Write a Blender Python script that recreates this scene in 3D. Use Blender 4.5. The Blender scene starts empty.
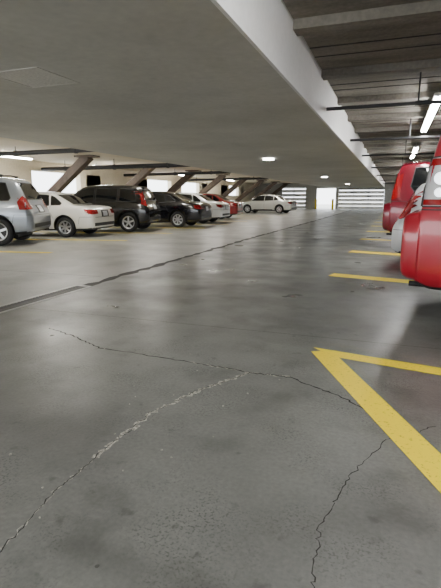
import bpy, bmesh, math, random
from mathutils import Vector, Matrix
from mathutils.bvhtree import BVHTree
random.seed(7)
sc = bpy.context.scene
col = sc.collection

# ------------------------------------------------------------------ materials
def new_mat(name):
    m = bpy.data.materials.new(name); m.use_nodes = True
    nt = m.node_tree; b = nt.nodes['Principled BSDF']
    return m, nt, b

def simple(name, c, rough=.5, metal=0, coat=0, emit=None, es=0, spec=.5, noise=0.0, nscale=8):
    m, nt, b = new_mat(name)
    b.inputs['Base Color'].default_value = (*c, 1)
    b.inputs['Roughness'].default_value = rough
    b.inputs['Metallic'].default_value = metal
    b.inputs['Coat Weight'].default_value = coat
    b.inputs['Coat Roughness'].default_value = .04
    b.inputs['Specular IOR Level'].default_value = spec
    if emit:
        b.inputs['Emission Color'].default_value = (*emit, 1)
        b.inputs['Emission Strength'].default_value = es
    if noise:
        tc = nt.nodes.new('ShaderNodeTexCoord')
        n = nt.nodes.new('ShaderNodeTexNoise'); n.inputs['Scale'].default_value = nscale
        n.inputs['Detail'].default_value = 8
        r = nt.nodes.new('ShaderNodeMapRange')
        r.inputs['From Min'].default_value = .3; r.inputs['From Max'].default_value = .7
        r.inputs['To Min'].default_value = 1-noise; r.inputs['To Max'].default_value = 1+noise
        mx = nt.nodes.new('ShaderNodeVectorMath'); mx.operation = 'SCALE'
        mx.inputs[0].default_value = c
        nt.links.new(tc.outputs['Object'], n.inputs['Vector'])
        nt.links.new(n.outputs['Fac'], r.inputs['Value'])
        nt.links.new(r.outputs['Result'], mx.inputs['Scale'])
        nt.links.new(mx.outputs['Vector'], b.inputs['Base Color'])
    return m

def concrete(name, c1, c2, rough=(.4, .6), big=.5, fine=40, bump=.1, speck=.0, streak=None, spec=.5, stain=0.0, fa=.16):
    m, nt, b = new_mat(name)
    N = nt.nodes.new; L = nt.links.new
    tc = N('ShaderNodeTexCoord')
    mp = N('ShaderNodeMapping'); L(tc.outputs['Object'], mp.inputs['Vector'])
    if streak: mp.inputs['Scale'].default_value = streak
    n1 = N('ShaderNodeTexNoise'); n1.inputs['Scale'].default_value = big; n1.inputs['Detail'].default_value = 9
    n1.inputs['Roughness'].default_value = .62
    L(mp.outputs[0], n1.inputs['Vector'])
    r1 = N('ShaderNodeValToRGB')
    r1.color_ramp.elements[0].position = .33; r1.color_ramp.elements[0].color = (*c1, 1)
    r1.color_ramp.elements[1].position = .67; r1.color_ramp.elements[1].color = (*c2, 1)
    L(n1.outputs['Fac'], r1.inputs['Fac'])
    n2 = N('ShaderNodeTexNoise'); n2.inputs['Scale'].default_value = fine; n2.inputs['Detail'].default_value = 6
    L(tc.outputs['Object'], n2.inputs['Vector'])
    r2 = N('ShaderNodeMapRange'); r2.inputs['From Min'].default_value = .3; r2.inputs['From Max'].default_value = .7
    r2.inputs['To Min'].default_value = 1-fa; r2.inputs['To Max'].default_value = 1+fa
    L(n2.outputs['Fac'], r2.inputs['Value'])
    sv = N('ShaderNodeVectorMath'); sv.operation = 'SCALE'
    L(r1.outputs['Color'], sv.inputs[0]); L(r2.outputs['Result'], sv.inputs['Scale'])
    outc = sv.outputs['Vector']
    def darken(fac_socket, amount, dark):
        nonlocal outc
        ml2 = N('ShaderNodeMath'); ml2.operation = 'MULTIPLY'; ml2.inputs[1].default_value = amount; L(fac_socket, ml2.inputs[0])
        mx = N('ShaderNodeMix'); mx.data_type = 'RGBA'
        mx.inputs[7].default_value = (*dark, 1)
        L(ml2.outputs[0], mx.inputs[0]); L(outc, mx.inputs[6])
        outc = mx.outputs[2]
    if stain:
        for (sc_, lo, hi, off, am) in ((.7, .46, .74, 3.1, 1), (2.7, .50, .74, 9.7, .9), (9, .62, .74, 5.7, 1.1)):
            mp2 = N('ShaderNodeMapping'); mp2.inputs['Location'].default_value = (off, off*2, 0); L(tc.outputs['Object'], mp2.inputs['Vector'])
            ns = N('ShaderNodeTexNoise'); ns.inputs['Scale'].default_value = sc_; ns.inputs['Detail'].default_value = 4; ns.inputs['Roughness'].default_value = .55
            L(mp2.outputs[0], ns.inputs['Vector'])
            g = N('ShaderNodeMapRange'); g.interpolation_type = 'SMOOTHSTEP'; g.inputs['From Min'].default_value = lo; g.inputs['From Max'].default_value = hi
            L(ns.outputs['Fac'], g.inputs['Value'])
            darken(g.outputs[0], min(1, stain*am), (c1[0]*.38, c1[1]*.38, c1[2]*.36))
    if speck:
        n5 = N('ShaderNodeTexNoise'); n5.inputs['Scale'].default_value = 90; n5.inputs['Detail'].default_value = 3
        L(tc.outputs['Object'], n5.inputs['Vector'])
        n3 = N('ShaderNodeTexNoise'); n3.inputs['Scale'].default_value = 2.6; n3.inputs['Detail'].default_value = 4
        L(tc.outputs['Object'], n3.inputs['Vector'])
        g1 = N('ShaderNodeMapRange'); g1.inputs['From Min'].default_value = .53; g1.inputs['From Max'].default_value = .62
        L(n5.outputs['Fac'], g1.inputs['Value'])
        g2 = N('ShaderNodeMapRange'); g2.interpolation_type = 'SMOOTHSTEP'; g2.inputs['From Min'].default_value = .42; g2.inputs['From Max'].default_value = .66
        L(n3.outputs['Fac'], g2.inputs['Value'])
        ml = N('ShaderNodeMath'); ml.operation = 'MULTIPLY'; L(g1.outputs[0], ml.inputs[0]); L(g2.outputs[0], ml.inputs[1])
        darken(ml.outputs[0], speck, (c1[0]*.35, c1[1]*.35, c1[2]*.33))
    L(outc, b.inputs['Base Color'])
    n4 = N('ShaderNodeTexNoise'); n4.inputs['Scale'].default_value = 1.3; n4.inputs['Detail'].default_value = 5
    L(tc.outputs['Object'], n4.inputs['Vector'])
    rr = N('ShaderNodeMapRange'); rr.inputs['From Min'].default_value = .3; rr.inputs['From Max'].default_value = .7
    rr.inputs['To Min'].default_value = rough[0]; rr.inputs['To Max'].default_value = rough[1]
    L(n4.outputs['Fac'], rr.inputs['Value']); L(rr.outputs['Result'], b.inputs['Roughness'])
    b.inputs['Specular IOR Level'].default_value = spec
    if bump:
        bp = N('ShaderNodeBump'); bp.inputs['Strength'].default_value = bump; bp.inputs['Distance'].default_value = .02
        L(n2.outputs['Fac'], bp.inputs['Height']); L(bp.outputs[0], b.inputs['Normal'])
    return m

M_floor = concrete('floor_concrete', (.115, .118, .108), (.180, .184, .170), (.26, .50), .8, 50, .08, speck=.85, spec=.65, stain=.62)
M_bay = concrete('bay_concrete', (.26, .26, .245), (.36, .36, .34), (.30, .48), .6, 45, .06, spec=.6, stain=.30)
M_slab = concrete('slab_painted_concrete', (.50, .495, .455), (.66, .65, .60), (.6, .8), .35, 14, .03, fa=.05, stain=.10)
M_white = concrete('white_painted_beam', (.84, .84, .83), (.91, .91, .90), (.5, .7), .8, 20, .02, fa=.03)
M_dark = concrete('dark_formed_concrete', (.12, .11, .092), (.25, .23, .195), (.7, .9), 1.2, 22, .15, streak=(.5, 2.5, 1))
M_cream = concrete('cream_wall_paint', (.72, .64, .48), (.84, .77, .62), (.6, .8), .5, 15, .04, fa=.06)
M_grey = concrete('far_wall_concrete', (.38, .38, .36), (.50, .50, .48), (.6, .8), .7, 15, .05)
M_strut = simple('brown_steel_strut', (.085, .058, .04), .6, noise=.25)
M_pipe = simple('black_pipe_iron', (.015, .015, .017), .45, noise=.2)
M_pipeg = simple('grey_conduit', (.25, .25, .24), .4, .3)
def yellow():
    m, nt, b = new_mat('worn_yellow_paint')
    N = nt.nodes.new; L = nt.links.new
    tc = N('ShaderNodeTexCoord'); n = N('ShaderNodeTexNoise'); n.inputs['Scale'].default_value = 45; n.inputs['Detail'].default_value = 9
    n.inputs['Roughness'].default_value = .7
    r = N('ShaderNodeValToRGB'); r.color_ramp.elements[0].position = .31; r.color_ramp.elements[0].color = (.28, .23, .05, 1)
    r.color_ramp.elements[1].position = .43; r.color_ramp.elements[1].color = (.92, .70, .005, 1)
    L(tc.outputs['Object'], n.inputs['Vector']); L(n.outputs['Fac'], r.inputs['Fac']); L(r.outputs['Color'], b.inputs['Base Color'])
    b.inputs['Roughness'].default_value = .55
    return m
M_yellow = yellow()
M_crack = simple('crack_dark', (.022, .021, .019), .9, noise=.3, nscale=30)
M_crumb = simple('crack_crumbled_edge', (.40, .385, .34), .9, noise=.6, nscale=60)
M_joint = simple('joint_line', (.04, .04, .037), .8, noise=.3)
M_steel = simple('galvanized_steel', (.50, .50, .48), .4, .5, noise=.2)
M_tube = simple('fluorescent_tube', (1, 1, 1), .5, emit=(1, .99, .97), es=120)
M_lampw = simple('warm_lamp_lens', (1, 1, 1), .5, emit=(1, .96, .88), es=115)
M_round = simple('round_lamp_lens', (1, 1, 1), .5, emit=(1, .95, .88), es=14)
M_fix = simple('white_fixture_metal', (.8, .8, .78), .4)
M_door = simple('white_door_panel', (.82, .83, .82), .4, noise=.05)
M_glass = simple('dark_car_glass', (.006, .007, .008), .04, 0, 0, spec=.6)
M_tire = simple('tire_rubber', (.012, .012, .013), .8, noise=.2, nscale=40)
M_rim = simple('alloy_rim', (.55, .56, .58), .28, .85)
M_blk = simple('black_plastic', (.014, .014, .014), .55)
M_red_l = simple('red_tail_lens', (.24, .003, .005), .15, coat=.6)
M_clear = simple('clear_lamp_lens', (.72, .72, .74), .12, .3, coat=1)
M_plate = simple('licence_plate', (.62, .66, .70), .4, noise=.15, nscale=25)
M_chrome = simple('chrome', (.7, .7, .72), .12, 1)

# ------------------------------------------------------------------ helpers
def mesh_obj(name, verts, faces, mat, parent=None, smooth=False):
    me = bpy.data.meshes.new(name)
    me.from_pydata([tuple(v) for v in verts], [], faces); me.update()
    if smooth:
        for p in me.polygons: p.use_smooth = True
    if mat: me.materials.append(mat)
    o = bpy.data.objects.new(name, me); col.objects.link(o)
    if parent: o.parent = parent
    return o

def box_vf(x0, x1, y0, y1, z0, z1):
    v = [(x0,y0,z0),(x1,y0,z0),(x1,y1,z0),(x0,y1,z0),(x0,y0,z1),(x1,y0,z1),(x1,y1,z1),(x0,y1,z1)]
    f = [(0,3,2,1),(4,5,6,7),(0,1,5,4),(1,2,6,5),(2,3,7,6),(3,0,4,7)]
    return v, f

class Acc:
    def __init__(s): s.v = []; s.f = []
    def add(s, v, f):
        n = len(s.v); s.v += [Vector(q) for q in v]; s.f += [tuple(i+n for i in q) for q in f]
    def box(s, *a): s.add(*box_vf(*a))
    def rbox(s, c, size, rot=None, bev=.02, seg=2):
        bm = bmesh.new(); bmesh.ops.create_cube(bm, size=1)
        for q in bm.verts: q.co = Vector((q.co.x*size[0], q.co.y*size[1], q.co.z*size[2]))
        if bev: bmesh.ops.bevel(bm, geom=bm.edges[:], offset=bev, segments=seg, affect='EDGES')
        M = Matrix.Translation(c) @ (rot if rot else Matrix.Identity(4))
        bm.verts.index_update()
        s.add([M @ q.co for q in bm.verts], [tuple(w.index for w in f.verts) for f in bm.faces]); bm.free()
    def cyl(s, p0, p1, r, n=16):
        p0 = Vector(p0); p1 = Vector(p1); d = (p1-p0).normalized()
        u = d.orthogonal().normalized(); w = d.cross(u)
        vs = []
        for p in (p0, p1):
            for i in range(n):
                a = 2*math.pi*i/n; vs.append(p + (u*math.cos(a)+w*math.sin(a))*r)
        fs = [(i, (i+1) % n, n+(i+1) % n, n+i) for i in range(n)]
        fs += [tuple(range(n-1, -1, -1)), tuple(range(n, 2*n))]
        s.add(vs, fs)
    def lathe_y(s, prof, c, n=32):
        vs = []
        for (y, r) in prof:
            for i in range(n):
                a = 2*math.pi*i/n; vs.append(Vector((c[0]+r*math.cos(a), c[1]+y, c[2]+r*math.sin(a))))
        fs = []
        for k in range(len(prof)-1):
            for i in range(n):
                j = (i+1) % n; fs.append((k*n+i, k*n+j, (k+1)*n+j, (k+1)*n+i))
        fs.append(tuple((len(prof)-1)*n+i for i in range(n)))
        fs.append(tuple(n-1-i for i in range(n)))
        s.add(vs, fs)
    def emit(s, name, mat, parent=None, smooth=False):
        if not s.v: return None
        return mesh_obj(name, s.v, s.f, mat, parent, smooth)

def sbox(name, mat, *a, parent=None):
    A = Acc(); A.box(*a); return A.emit(name, mat, parent)

# ------------------------------------------------------------------ room shell
Y0, Y1 = -7.0, 53.0
XL, XR = -15.5, 6.4
XS0, XS1 = -6.9, -1.02
ZS, ZC = 2.3, 2.86
XD = -3.95
sbox('floor', M_floor, XD, XR+.3, Y0-3, Y1+8, -.2, 0)
sbox('floor_parking_bay', M_bay, XL-.3, XD, Y0-3, Y1+8, -.2, 0)
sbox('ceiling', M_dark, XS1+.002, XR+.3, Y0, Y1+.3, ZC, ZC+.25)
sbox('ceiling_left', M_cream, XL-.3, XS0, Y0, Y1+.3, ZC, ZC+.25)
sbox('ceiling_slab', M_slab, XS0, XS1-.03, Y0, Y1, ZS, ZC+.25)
sbox('trim_beam_face', M_white, XS1-.03, XS1, Y0, Y1, ZS-.01, ZC-.02)
A = Acc(); y = Y0+.6
while y < Y1-1:
    A.box(XS1+.003, XR, y, y+.20, ZC-.09, ZC+.01); y += 1.85
A.emit('ceiling_beam_ribs', M_dark)
A = Acc(); y = Y0+1.5
while y < Y1-1:
    A.box(XS1+.003, XR, y, y+.025, ZC-.006, ZC+.01); A.box(XS1+.003, XR, y+.36, y+.38, ZC-.006, ZC+.01); y += 1.85
A.emit('ceiling_formwork_seams', M_joint)
sbox('wall_right', M_grey, XR, XR+.3, Y0, Y1+.3, 0, ZC)
A = Acc()
A.box(XL-.3, XL, Y0, Y1+.3, 0, 1.45)
A.box(XL-.3, XL, Y0, Y1+.3, 2.42, ZC)
for k in range(-1, 12):
    y = 5.5+k*5.3
    if y < Y1-1: A.box(XL-.3, XL, max(Y0, y-.9), y+.9, 1.45, 2.42)
for (a, b) in ((21, 27.6), (37, 44), (48, 53.3)):
    A.box(XL-.3, XL, a, b, 1.45, 2.42)
A.emit('wall_left', M_cream)
A = Acc()
T = Y1+.3
A.box(XL, -12.2, Y1, T, 0, ZC); A.box(-9.4, -8.2, Y1, T, 0, ZC); A.box(-6.1, -5.8, Y1, T, 0, ZC)
A.box(-1.0, XR, Y1, T, 0, ZC)
A.box(-12.2, -9.4, Y1, T, 2.3, ZC); A.box(-8.2, -6.1, Y1, T, 2.25, ZC); A.box(-5.8, -1, Y1, T, 2.1, ZC)
A.emit('wall_far', M_grey)
def sect_door(name, x0, x1, h, rows, bays):
    e = bpy.data.objects.new(name, None); col.objects.link(e)
    A = Acc(); rh = h/rows; bw = (x1-x0)/bays
    for r in range(rows):
        z0 = r*rh
        A.box(x0, x1, Y1+.08, Y1+.14, z0+.01, z0+rh*.70); A.box(x0, x1, Y1+.08, Y1+.14, z0+rh*.86, z0+rh-.005)
        for b in range(bays+1):
            xx = x0+b*bw; A.box(max(x0, xx-.04), min(x1, xx+.04), Y1+.08, Y1+.14, z0+.01, z0+rh-.01)
    A.emit('door_panels', M_door, e)
sect_door('door_1', -5.78, -1.02, 2.09, 5, 3)
sect_door('door_2', -12.18, -9.42, 2.28, 5, 2)
# trench drain
e = bpy.data.objects.new('trench_drain', None); col.objects.link(e)
A = Acc(); A.box(XD-.15, XD-.10, -2, 5.15, 0, .008); A.box(XD+.10, XD+.125, -2, 5.15, 0, .008); A.box(XD-.15, XD+.125, 5.13, 5.17, 0, .008)
A.emit('frame', M_steel, e)
A = Acc(); A.box(XD-.10, XD+.10, -2, 5.13, 0, .002); A.emit('channel', M_blk, e)
A = Acc(); y = -2
while y < 5.1: A.box(XD-.10, XD-.02, y, y+.012, .002, .0045); y += .05
A.emit('grate_bars', M_pipe, e)

def ribbon(pts, wfun, z, jit=0, sub=6):
    out = []
    for i in range(len(pts)-1):
        for s in range(sub):
            t = s/sub
            out.append(Vector((pts[i][0]*(1-t)+pts[i+1][0]*t, pts[i][1]*(1-t)+pts[i+1][1]*t, z)))
    out.append(Vector((pts[-1][0], pts[-1][1], z)))
    for i in range(1, len(out)-1):
        out[i] += Vector((random.uniform(-jit, jit), random.uniform(-jit, jit), 0))
    vs = []; fs = []
    for i, p in enumerate(out):
        d = (out[min(i+1, len(out)-1)]-out[max(i-1, 0)]); d.normalize()
        n = Vector((-d.y, d.x, 0)); w = wfun(i/(len(out)-1))
        vs += [p+n*w, p-n*w]
    for i in range(len(out)-1): fs.append((2*i, 2*i+1, 2*i+3, 2*i+2))
    return vs, fs

A = Acc()
A.add(*ribbon([(XD+.02, 5.2), (XD-.05, 14), (XD+.05, 25), (XD, 52)], lambda t: .03+random.uniform(0, .07), .0015, .03, 50))
A.add(*ribbon([(-3.8, 3.86), (6, 4.0)], lambda t: .003, .0015, .003, 40))
A.add(*ribbon([(-3.8, 9.9), (6, 10.0)], lambda t: .006, .0015, .004, 40))
A.add(*ribbon([(-3.8, 17), (6, 17.0)], lambda t: .008, .0015, .004, 40))
A.add(*ribbon([(-4.2, 5.9), (-9, 5.8)], lambda t: .006, .0015, .004, 40))
A.add(*ribbon([(-4.2, 11), (-10, 11)], lambda t: .006, .0015, .004, 40))
A.emit('floor_joint_lines', M_joint)
A = Acc()
rw = lambda lo, hi: (lambda t: random.uniform(lo, hi))
c1 = [(-2.95, 3.3), (-2.55, 3.16), (-2.16, 2.98), (-1.34, 2.94), (-.86, 2.89), (-.58, 2.91), (-.22, 2.70), (.09, 2.45)]
c2 = [(-.86, 2.89), (-1.07, 2.50), (-1.21, 2.11), (-1.23, 1.61), (-1.24, 1.32), (-1.19, 1.01), (-1.1, .5)]
c3 = [(.3, 2.5), (.05, 2.26), (-.11, 1.83), (-.17, 1.50), (-.15, 1.23), (-.2, .6)]
A.add(*ribbon(c1, rw(.003, .008), .0025, .012, 14))
A.add(*ribbon(c2[:4], rw(.0006, .0035), .0028, .014, 22))
A.add(*ribbon(c2[3:], rw(.0008, .003), .0028, .010, 18))
A.add(*ribbon(c3, rw(.001, .003), .0025, .010, 16))
A.emit('floor_cracks', M_crack)
A = Acc()
A.add(*ribbon(c2[:4], rw(.003, .020), .0018, .014, 26))
A.add(*ribbon(c2[3:6], rw(.0005, .003), .0018, .012, 16))
A.add(*ribbon(c1[3:6], rw(.001, .010), .0018, .012, 16))
for i in range(26):
    p = Vector((random.uniform(-2.2, -.6), random.uniform(1.1, 3.2), .004)); s = random.uniform(.003, .006)
    A.rbox(p, (s*2, s*1.5, s*1.2), Matrix.Rotation(random.random()*3, 4, 'Z'), s*.3, 1)
A.emit('crack_rubble', M_crumb)

def stripe(A, p, q, w):
    p = Vector((*p, .003)); q = Vector((*q, .003)); d = (q-p).normalized(); n = Vector((-d.y, d.x, 0))*w/2
    k = 12; vs = []; fs = []
    for i in range(k+1):
        c = p.lerp(q, i/k); vs += [c+n, c-n]
    for i in range(k): fs.append((2*i, 2*i+1, 2*i+3, 2*i+2))
    A.add(vs, fs)
A = Acc()
A.add([(-.53, 3.60, .0034), (-.36, 3.43, .0034), (4.5, 2.60, .0034), (4.5, 2.80, .0034)], [(0, 1, 2, 3)])
stripe(A, (-.455, 3.53), (1.3, .02), .17)
y = 7.35
while y < 50:
    stripe(A, (-.85, y), (4.6, y-1.15), .30 if y < 9 else .36); y += 3.45
for y in (5.2, 8.2, 11.35, 14.25, 17.2, 20.1, 23, 26, 29, 32):
    stripe(A, (-7.1, y), (-12.5, y-1.2), .18)
A.emit('parking_lines', M_yellow)

for k in range(1, 9):
    y = 10.6+k*5.25
    a = Vector((-11.5, y, ZC-.02)); b = Vector((-15.2, y, .06))
    d = (b-a); L = d.length; rot = d.to_track_quat('Z', 'Y').to_matrix().to_4x4()
    A = Acc(); A.rbox((a+b)/2, (.34, .34, L), rot, .02, 1)
    A.rbox((-11.6, y, ZC-.04), (.9, .5, .07), None, .01, 1)
    A.rbox((-15.15, y, .04), (.6, .5, .08), None, .01, 1)
    A.emit('diagonal_strut', M_strut)
def pipe(name, pts, r, mat=M_pipe, hang=None):
    A = Acc()
    for i in range(len(pts)-1):
        A.cyl(pts[i], pts[i+1], r)
    if hang:
        p0, p1 = Vector(pts[0]), Vector(pts[-1]); n = max(2, int((p1-p0).length/2.2))
        for i in range(n):
            c = p0.lerp(p1, (i+.5)/n); A.cyl(c, (c.x, c.y, hang), .012, 8); A.cyl(c-Vector((.04,0,0)), c+Vector((.04,0,0)), r*1.25)
    return A.emit(name, mat, smooth=False)
HZ = ZC-.002
pipe('drain_pipe', [(-15.4, 12.3, 2.62), (-8.2, 12.3, 2.66)], .075, hang=HZ)
pipe('drain_pipe', [(-15.4, 17.6, 2.5), (-7.6, 17.6, 2.54)], .09, hang=HZ)
pipe('drain_pipe', [(-15.4, 24.6, 2.55), (-8.6, 24.6, 2.6)], .08, hang=HZ)
pipe('drain_pipe', [(-15.4, 33, 2.55), (-8.6, 33, 2.6)], .08, hang=HZ)
for y in (7.1, 11.0, 15.0, 21, 28, 36.5, 44.5):
    pipe('sprinkler_pipe', [(XS1+.01, y, 2.46), (XR-.05, y, 2.46)], .026, hang=HZ)
def tube_light(x, y0, y1, z, mat=M_tube):
    e = bpy.data.objects.new('fluorescent_light', None); col.objects.link(e)
    A = Acc(); A.rbox((x, (y0+y1)/2, z+.05), (.14, y1-y0, .05), None, .01, 1); A.emit('housing', M_fix, e)
    B = Acc(); B.cyl((x-.035, y0+.04, z+.005), (x-.035, y1-.04, z+.005), .02, 10); B.cyl((x+.035, y0+.04, z+.005), (x+.035, y1-.04, z+.005), .02, 10)
    B.emit('tubes', mat, e)
    H = Acc(); H.cyl((x, y0+.3, z+.05), (x, y0+.3, HZ), .008, 6); H.cyl((x, y1-.3, z+.05), (x, y1-.3, HZ), .008, 6); H.emit('hangers', M_pipeg, e)
for y in (-5, 7.9, 15.4, 22.5, 30, 38, 46):
    tube_light(.52, y, y+3.8, 2.66)
tube_light(.52, .9, 3.1, 2.66)  # added tube out of view, fill light for the white beam and foreground
for y in (-3, 4, 9.2, 14.2, 20.5, 27, 34.5, 42):
    tube_light(-8.6, y, y+2.4, 2.7, M_lampw)
for y in (7.5, 13.2, 19, 28.5, 38):  # added row of short tubes, there only to brighten the left wall
    tube_light(-13.6, y, y+1.8, 2.7, M_lampw)
for (x, y) in ((-3.4, 13), (-3.5, 25), (-3.5, 38)):
    A = Acc(); A.cyl((x, y, ZS-.05), (x, y, ZS), .16, 24); A.emit('ceiling_lamp', M_round)
A = Acc() 
for q in ((-3.55, -2.95, 3.4, 3.43), (-3.55, -2.95, 3.97, 4.0), (-3.55, -3.52, 3.43, 3.97), (-2.98, -2.95, 3.43, 3.97)):
    A.box(q[0], q[1], q[2], q[3], ZS-.004, ZS)
A.box(-3.52, -2.98, 3.43, 3.97, ZS-.002, ZS)
A.emit('ceiling_access_panel', concrete('panel_plaster', (.58, .57, .52), (.66, .65, .60)))
A = Acc(); A.cyl((-8.0, 51.5, 0), (-8.0, 51.5, 1.1), .12, 20); A.cyl((-6.2, 51.5, 0), (-6.2, 51.5, 1.1), .12, 20)
A.emit('yellow_bollards', M_yellow)
sbox('ground_outside', simple('outside_ground', (.55, .55, .52), .8, noise=.1), -30, 20, Y1+8, Y1+40, -.2, -.02)

# ------------------------------------------------------------------ cars
SEDAN = dict(L=4.6, W=1.78, H=1.45, r=.33, wr=.98, wf=3.72, st=[
 (0,.36,.70,.73,.80,.60),(.05,.27,.88,.91,.92,.74),(.20,.23,.98,1.01,.985,.82),(.72,.21,1.0,1.03,1,.82),
 (.80,.21,1.0,1.06,1,.80),(1.38,.20,.98,1.39,1,.67),(1.55,.20,.98,1.43,1,.67),(2.1,.2,.96,1.46,1,.68),(2.6,.2,.95,1.45,1,.68),(2.86,.2,.94,1.41,1,.66),
 (3.58,.2,.93,.98,1,.80),(3.66,.2,.92,.95,1,.84),(4.12,.2,.85,.88,.98,.80),(4.42,.21,.74,.77,.92,.70),(4.56,.26,.64,.67,.84,.62),(4.6,.34,.56,.58,.76,.5)],
 wins=[[(3.34,.985),(2.88,1.335),(2.30,1.375),(2.30,.99)],[(2.22,.99),(2.22,1.375),(1.60,1.345),(1.50,1.02)],[(1.44,1.03),(1.52,1.335),(1.36,1.27),(1.10,1.09),(1.12,1.04)]],
 ws=[(-.66,1.0),(.66,1.0),(.56,1.36),(-.56,1.36)], rw=[(-.60,1.07),(.60,1.07),(.52,1.35),(-.52,1.35)],
 seams=[[(2.26,.32),(2.26,1.40)],[(3.36,.34),(3.42,.70),(3.36,.98)],[(1.35,.62),(1.48,.85),(1.46,1.02)]],
 handles=[(2.42,.83),(1.52,.85)], mir=(3.22,1.0), belt=.96)
SUV = dict(L=4.7, W=1.87, H=1.72, r=.365, wr=.88, wf=3.55, st=[
 (0,.46,.68,.71,.86,.72),(.02,.38,.84,.87,.93,.80),(.11,.33,.95,.98,.965,.82),(.15,.31,1.04,1.08,.985,.80),(.19,.30,1.08,1.20,.99,.76),
 (.36,.28,1.08,1.60,1,.72),(.50,.27,1.08,1.68,1,.71),(.9,.26,1.07,1.72,1,.71),(1.8,.26,1.06,1.735,1,.72),(2.6,.26,1.05,1.72,1,.71),(2.95,.26,1.05,1.67,1,.69),
 (3.62,.26,1.05,1.12,1,.82),(3.72,.26,1.04,1.08,1,.86),(4.2,.27,.98,1.01,.98,.82),(4.52,.30,.86,.89,.92,.74),(4.66,.34,.72,.75,.84,.64),(4.7,.42,.62,.64,.76,.5)],
 wins=[[(3.40,1.11),(2.92,1.56),(2.32,1.615),(2.32,1.11)],[(2.24,1.11),(2.24,1.615),(1.34,1.615),(1.34,1.12)],[(1.26,1.12),(1.26,1.61),(.66,1.57),(.52,1.20),(.56,1.14)]],
 ws=[(-.68,1.14),(.68,1.14),(.58,1.60),(-.58,1.60)], rw=[(-.66,1.16),(.66,1.16),(.58,1.58),(-.58,1.58)],
 seams=[[(2.28,.40),(2.28,1.64)],[(3.42,.42),(3.50,.80),(3.44,1.10)],[(1.22,.68),(1.38,.95),(1.30,1.12),(1.30,1.62)]],
 handles=[(2.46,.93),(1.50,.95)], mir=(3.26,1.14), belt=1.08)
BOXY = dict(SUV)
BOXY['st'] = [(0,.46,.84,.85,.93,.84),(.008,.42,.88,.89,.96,.88),(.03,.37,.915,.925,.985,.90),(.14,.35,.93,.94,1.0,.92),(.155,.34,.945,.955,1.0,.92),
 (.16,.33,1.04,1.10,.985,.91),(.19,.31,1.08,1.34,.985,.88),(.24,.29,1.08,1.58,.99,.86),(.29,.28,1.08,1.69,.995,.84),(.38,.28,1.08,1.715,1,.83),(.9,.26,1.07,1.725,1,.80)] + SUV['st'][8:]
BOXY['wins'] = SUV['wins'][:2]+[[(1.26,1.12),(1.26,1.61),(.58,1.60),(.52,1.24),(.60,1.14)]]

def paint(name, c, metal=.0, rough=.3, coat=1):
    return simple(name, c, rough, metal, coat=coat)

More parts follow.
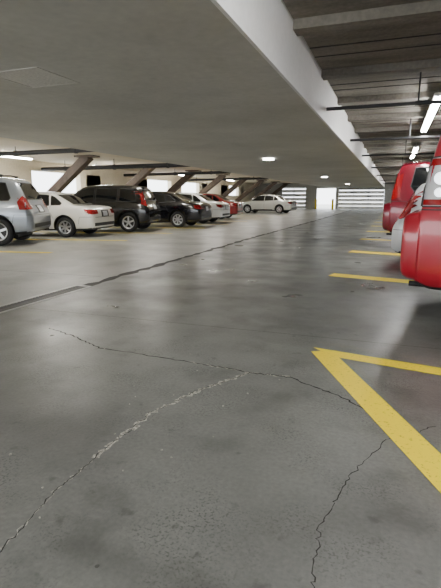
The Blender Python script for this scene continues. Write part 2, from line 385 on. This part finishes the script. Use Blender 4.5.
def build_car(name, P, ang, spec, pm, L=None, W=None, H=None, tail='wrap', plate=True, rails=False):
    emp = bpy.data.objects.new(name, None); col.objects.link(emp)
    emp.location = (P[0], P[1], 0); emp.rotation_euler = (0, 0, math.radians(ang))
    L = L or spec['L']; W = W or spec['W']; H = H or spec['H']
    sx = L/spec['L']; sz = H/spec['H']; hw = W/2*1.02
    rings = []
    for (x, zb, zt, zr, w, wr) in spec['st']:
        x *= sx; zb *= sz; zt *= sz; zr *= sz; w *= hw; wr *= hw; h = zt-zb
        pts = [(0, zb), (.55*w, zb), (.90*w, zb), (.985*w, zb+.10*h), (w*1.0, zb+.42*h), (w*1.005, zb+.66*h), (.985*w, zb+.88*h), (.95*w, zt),
               (w*.95*.10+wr*.90, zt+(zr-zt)*.86), (wr*.88, zr-.004), (wr*.5, zr+.018), (0, zr+.024)]
        ring = [Vector((x, y, z)) for (y, z) in pts]
        ring += [Vector((x, -y, z)) for (y, z) in pts[-2:0:-1]]
        rings.append(ring)
    n = len(rings[0]); vs = [v for r in rings for v in r]; fs = []
    for i in range(len(rings)-1):
        for j in range(n):
            k = (j+1) % n; fs.append((i*n+j, (i+1)*n+j, (i+1)*n+k, i*n+k))
    m = len(pts)
    for base, flip in ((0, False), ((len(rings)-1)*n, True)):
        for j in range(m-1):
            a, b = base+j, base+j+1; c = base+(n-j-1) % n; d = base+((n-j) % n)
            if j == 0: f = (a, b, c)
            elif j == m-2: f = (a, b, d)
            else: f = (a, b, c, d)
            fs.append(f if not flip else tuple(reversed(f)))
    me = bpy.data.meshes.new('tmp'); me.from_pydata([tuple(v) for v in vs], [], fs); me.update()
    bm = bmesh.new(); bm.from_mesh(me); bmesh.ops.recalc_face_normals(bm, faces=bm.faces[:]); bm.to_mesh(me); bm.free()
    ob = bpy.data.objects.new('tmp_body', me); col.objects.link(ob)
    ss = ob.modifiers.new('s', 'SUBSURF'); ss.levels = 2; ss.render_levels = 2
    r = spec['r']*(sz if sz < 1.05 else 1.03); wx = [spec['wr']*sx, spec['wf']*sx]
    dg = bpy.context.evaluated_depsgraph_get()
    full = bpy.data.meshes.new_from_object(ob.evaluated_get(dg))
    bvh = BVHTree.FromPolygons([v.co.copy() for v in full.vertices], [tuple(p.vertices) for p in full.polygons])
    C = Acc(); ra = r+.055
    for x in wx:
        for s in (1, -1):
            C.cyl((x, s*(hw-.30), r+.01), (x, s*(hw+.3), r+.01), ra, 40)
    co = C.emit('tmp_cut', None)
    bo = ob.modifiers.new('b', 'BOOLEAN'); bo.object = co; bo.operation = 'DIFFERENCE'; bo.solver = 'EXACT'
    dg = bpy.context.evaluated_depsgraph_get(); dg.update()
    bmesh_ = bpy.data.meshes.new_from_object(ob.evaluated_get(dg))
    bpy.data.objects.remove(ob); bpy.data.objects.remove(co)
    bmesh_.materials.clear(); bmesh_.materials.append(pm); bmesh_.materials.append(M_blk)
    for p in bmesh_.polygons:
        c = p.center; p.use_smooth = True; p.material_index = 0
        for x in wx:
            dd = math.hypot(c.x-x, c.z-r-.01)
            if dd < ra+.004 and abs(c.y) > hw-.32 and (dd < ra-.02 or abs(p.normal.y) < .3): p.material_index = 1; p.use_smooth = False
        if c.z < .36*sz and p.normal.z < -.6: p.material_index = 1
    body = bpy.data.objects.new('body', bmesh_); col.objects.link(body); body.parent = emp

    def proj(a, b, mode, s, off):
        if mode == 'side': o = Vector((a, 3*s, b)); d = Vector((0, -s, 0))
        elif mode == 'rear': o = Vector((-3, a, b)); d = Vector((1, 0, 0))
        else: o = Vector((L+3, a, b)); d = Vector((-1, 0, 0))
        h = bvh.ray_cast(o, d)
        if h[0] is None:
            o2 = Vector((a, s*hw*.8, b)) if mode == 'side' else Vector((0.2 if mode == 'rear' else L-.2, a, b))
            h = bvh.find_nearest(o2)
        nn = h[1].normalized()
        if nn.dot(d) > 0: nn = -nn
        return h[0]+nn*off
    def patch(acc, poly, mode, s=1, off=.005, cuts=5):
        if mode == 'side': poly = [(a*sx, b*sz) for a, b in poly]
        else: poly = [(a*hw/.9, b*sz) for a, b in poly]
        bm = bmesh.new(); vv = [bm.verts.new((a, b, 0)) for a, b in poly]; f = bm.faces.new(vv)
        bmesh.ops.triangulate(bm, faces=[f]); bmesh.ops.subdivide_edges(bm, edges=bm.edges[:], cuts=cuts, use_grid_fill=True)
        bm.verts.index_update()
        acc.add([proj(q.co.x, q.co.y, mode, s, off) for q in bm.verts], [tuple(w.index for w in g.verts) for g in bm.faces]); bm.free()
    def line(acc, pts, mode, s=1, w=.008, off=.003):
        if mode == 'side': pts = [(a*sx, b*sz) for a, b in pts]
        else: pts = [(a*hw/.9, b*sz) for a, b in pts]
        P2 = []
        for i in range(len(pts)-1):
            for k in range(10):
                t = k/10; P2.append(Vector((pts[i][0]*(1-t)+pts[i+1][0]*t, pts[i][1]*(1-t)+pts[i+1][1]*t)))
        P2.append(Vector(pts[-1])); vs = []; fs = []
        for i, p in enumerate(P2):
            d = (P2[min(i+1, len(P2)-1)]-P2[max(0, i-1)]).normalized(); nn = Vector((-d.y, d.x))*w/2
            vs += [proj(p.x+nn.x, p.y+nn.y, mode, s, off), proj(p.x-nn.x, p.y-nn.y, mode, s, off)]
        for i in range(len(P2)-1): fs.append((2*i, 2*i+1, 2*i+3, 2*i+2))
        acc.add(vs, fs)
    G = Acc(); S = Acc(); R = Acc(); K = Acc(); B = Acc(); PL = Acc(); CH = Acc()
    suv = spec is not SEDAN
    for s in (1, -1):
        for w in spec['wins']:
            patch(G, w, 'side', s)
            line(B, w+[w[0]], 'side', s, .022, .007)
        for q in spec['seams']: line(S, q, 'side', s)
        for (hx, hz) in spec['handles']:
            c = proj(hx*sx, hz*sz, 'side', s, .018); CH.rbox(c, (.17, .035, .03), None, .01, 2)
        mx, mz = spec['mir']; c = proj(mx*sx, mz*sz, 'side', s, .10)
        PM = Acc(); PM.rbox(c+Vector((0, 0, .05)), (.13, .20, .15), None, .045, 3); PM.emit('mirror', pm, emp, True)
        B.rbox(c+Vector((.0, -.07*s, -.02)), (.06, .12, .05), None, .01, 1)
        line(B, [(spec['wr']+.55, .30*(1.25 if suv else 1)), (spec['wf']-.55, .30*(1.25 if suv else 1))], 'side', s, .09 if suv else .05, .006)
        z = spec['belt']
        if tail == 'wrap':
            patch(R, [(.06, z-.22), (.06, z-.06), (.30, z-.05), (.26, z-.16)], 'side', s)
            patch(R, [(s*.48, z-.20), (s*.46, z-.07), (s*.86, z-.05), (s*.86, z-.22)], 'rear')
        elif tail == 'suv':
            patch(R, [(.10, z-.17), (.13, z+.10), (.24, z+.20), (.36, z+.02), (.30, z-.17)], 'side', s)
            patch(R, [(s*.58, z-.16), (s*.62, z+.12), (s*.80, z+.12), (s*.86, z-.16)], 'rear')
        elif tail == 'vert':
            patch(R, [(.16, z-.10), (.20, z+.34), (.36, z+.42), (.32, z-.04)], 'side', s, .008)
            patch(R, [(s*.74, z-.10), (s*.68, z+.42), (s*.76, z+.42), (s*.86, z-.10)], 'rear', 1, .008)
        elif tail == 'clear':
            lp = [(.165, z-.10), (.175, z+.08), (.205, z+.28), (.42, z+.30), (.50, z+.16), (.40, z-.10)]
            patch(K, lp, 'side', s, .008)
            patch(K, [(s*.68, z-.09), (s*.68, z+.28), (s*.82, z+.28), (s*.89, z-.09)], 'rear', 1, .008)
            patch(R, [(.20, z+.215), (.215, z+.27), (.40, z+.285), (.44, z+.23)], 'side', s, .012)
            patch(R, [(.17, z-.09), (.17, z-.045), (.40, z-.045), (.38, z-.09)], 'side', s, .012)
            line(S, lp+[lp[0]], 'side', s, .012, .014)
            for (ax, az, rr) in ((.29, z+.12, .055), (.29, z+.01, .04)):
                c = proj(ax*sx, az*sz, 'side', s, .006); CH2 = Acc(); CH2.cyl(c, c+Vector((0, .012*s, 0)), rr, 24); CH2.emit('lamp_reflector', M_chrome, emp, False)
        zf = .70*(1.15 if suv else 1)
        patch(K, [(s*.48, zf-.07), (s*.50, zf+.04), (s*.74, zf+.06), (s*.74, zf-.06)], 'front', 1)
        lf = spec['L']; patch(K, [(lf-.14, zf-.07), (lf-.16, zf+.03), (lf-.38, zf+.09), (lf-.30, zf-.03)], 'side', s)
        if spec is BOXY:
            line(S, [(.16, .955), (.48, .955), (.52, .60)], 'side', s, .012)
        else: line(S, [(.04, z-.30), (.45, z-.30), (.50, z-.52)], 'side', s)
    patch(G, spec['rw'], 'rear'); line(B, spec['rw']+[spec['rw'][0]], 'rear', 1, .025, .007)
    patch(G, spec['ws'], 'front'); line(B, spec['ws']+[spec['ws'][0]], 'front', 1, .025, .007)
    z = spec['belt']
    if plate: 
        zp = z-.20 if not suv else z-.16
        if spec is BOXY: zp = z-.30
        patch(PL, [(-.16, zp-.08), (.16, zp-.08), (.16, zp+.08), (-.16, zp+.08)], 'rear', 1, .012, 2)
        patch(B, [(-.26, zp-.10), (.26, zp-.10), (.26, zp+.11), (-.26, zp+.11)], 'rear', 1, .006, 2)
    line(S, [(-.80, z-.31), (.80, z-.31)], 'rear', 1, .012)
    line(B, [(-.72, .42*(1.2 if suv else 1)), (.72, .42*(1.2 if suv else 1))], 'rear', 1, .10, .006)
    patch(B, [(-.40, .50), (.40, .50), (.44, .62), (-.44, .62)], 'front', 1, .006)
    if suv:
        if spec is SUV: line(CH, [(-.35, z-.05), (.35, z-.05)], 'rear', 1, .03, .012)
        c = proj(-.05, (z+.10)*sz, 'rear', 1, .02); B.cyl(c, proj(.40, (z+.16)*sz, 'rear', 1, .02), .008, 8)
    if rails:
        for s in (1, -1):
            pr = [(.75, 1.765), (.95, 1.80), (2.5, 1.80), (2.75, 1.765)]
            for i in range(3):
                B.cyl((pr[i][0]*sx, s*.60*hw, pr[i][1]*sz), (pr[i+1][0]*sx, s*.60*hw, pr[i+1][1]*sz), .02, 10)
            for xx in (.8, 1.7, 2.68): B.rbox((xx*sx, s*.60*hw, 1.755*sz), (.08, .04, .07), None, .01, 1)
    B.cyl((.06, -.5*hw/.9, .33), (.35, -.5*hw/.9, .33), .028, 12)
    B.box(.5*sx, L-.5*sx, -hw*.62, hw*.62, .20, .34)
    G.emit('window_glass', M_glass, emp, True); S.emit('panel_seams', M_blk, emp); R.emit('tail_lights', M_red_l, emp, True)
    K.emit('headlights' if tail != 'clear' else 'lamp_lenses', M_clear, emp, True); B.emit('black_trim', M_blk, emp); PL.emit('licence_plate', M_plate, emp)
    CH.emit('handles', pm, emp, True)
    k = 0
    for x in wx:
        for s in (1, -1):
            k += 1; cy = s*(hw-.135)
            T = Acc(); c = (x, cy, r)
            T.lathe_y([(-.105*s, r*.62), (-.108*s, r*.85), (-.09*s, r*.97), (-.05*s, r), (.05*s, r), (.09*s, r*.97), (.112*s, r*.85), (.10*s, r*.64), (.02*s, r*.60)], c)
            T.emit('tire_%d' % k, M_tire, emp, True)
            Q = Acc(); Q.lathe_y([(.03*s, r*.60), (.085*s, r*.655), (.108*s, r*.65), (.10*s, r*.60), (.06*s, r*.57), (.05*s, r*.50), (.05*s, r*.02)], c, 32)
            D = Acc(); D.lathe_y([(.05*s, r*.56), (.056*s, r*.55), (.056*s, r*.05)], c, 32); D.emit('brake_disc_%d' % k, M_blk, emp)
            ns = 5 if suv else 7
            for q in range(ns):
                a = 2*math.pi*q/ns+.3
                M = Matrix.Rotation(-a, 4, 'Y')
                Q.rbox(Vector((x, cy+.088*s, r))+Vector((math.cos(a), 0, math.sin(a)))*r*.32, (r*.56, .022, r*.17), M, .006, 1)
            Q.cyl((x, cy+.05*s, r), (x, cy+.105*s, r), r*.14, 16)
            Q.emit('rim_%d' % k, M_rim, emp)
    return emp

P_silver = paint('silver_blue_paint', (.27, .30, .34), .5, .3)
P_white = paint('white_paint', (.78, .77, .73))
P_black = paint('black_paint', (.004, .004, .005), 0, .12, .3)
P_black2 = paint('black_metallic_paint', (.005, .005, .007), 0, .12, .3)
P_white2 = paint('pearl_white_paint', (.78, .78, .79))
P_red3 = paint('crimson_paint', (.30, .01, .012))
P_champ = paint('silver_paint', (.60, .61, .58), .3, .3)
P_red = paint('bright_red_paint', (.34, .003, .016), .1, .3)
P_dred = paint('dark_red_paint', (.17, .004, .016), .2, .25)
P_sil2 = paint('light_silver_paint', (.70, .72, .74), .15, .3)

build_car('suv', (-8.94, 10.1), 180+26, SUV, P_silver, tail='suv', rails=True)
build_car('sedan', (-8.65, 12.6), 180+9, SEDAN, P_white, L=4.5, W=1.72, H=1.38)
build_car('crossover_car', (-8.25, 15.25), 180+13, SUV, P_black, L=4.15, W=1.80, H=1.64, tail='vert')
build_car('sedan', (-7.35, 18.1), 180+5, SEDAN, P_black2, L=4.7, W=1.82, H=1.46)
build_car('sedan', (-7.65, 21.4), 180+5, SEDAN, P_white2, W=1.8)
build_car('sedan', (-8.5, 26.2), 180+5, SEDAN, P_red3)
build_car('sedan', (-7.3, 36.3), 180-6, SEDAN, P_champ, L=4.55)
build_car('suv', (.235, 5.62), -9, BOXY, P_red, L=4.8, W=1.92, H=1.97, tail='clear')
build_car('hatchback_car', (.12, 9.1), -9, SUV, P_sil2, L=4.2, W=1.8, H=1.5, tail='vert')
build_car('suv', (-.08, 12.6), -9, BOXY, P_dred, L=5.2, W=2.0, H=2.02, tail='vert')
build_car('sedan', (-.1, 20.0), -9, SEDAN, P_dred)

# ------------------------------------------------------------------ world + camera
w = bpy.data.worlds.new('World'); sc.world = w; w.use_nodes = True
bg = w.node_tree.nodes['Background']; bg.inputs[0].default_value = (.93, .97, 1, 1); bg.inputs[1].default_value = 6.0

f = 455.0
th = math.atan(.373); ph = math.atan(96/455)
F = Vector((-math.sin(th)*math.cos(ph), math.cos(th)*math.cos(ph), -math.sin(ph)))
R_ = Vector((math.cos(th), math.sin(th), 0)); U = R_.cross(F)
cam = bpy.data.cameras.new('camera'); co = bpy.data.objects.new('camera', cam); col.objects.link(co)
M = Matrix((R_, U, -F)).transposed().to_4x4(); M.translation = Vector((0, 0, 1.2)); co.matrix_world = M
cam.sensor_fit = 'VERTICAL'; cam.sensor_height = 36; cam.lens = 36*f/588; cam.clip_start = .05; cam.clip_end = 300
sc.camera = co
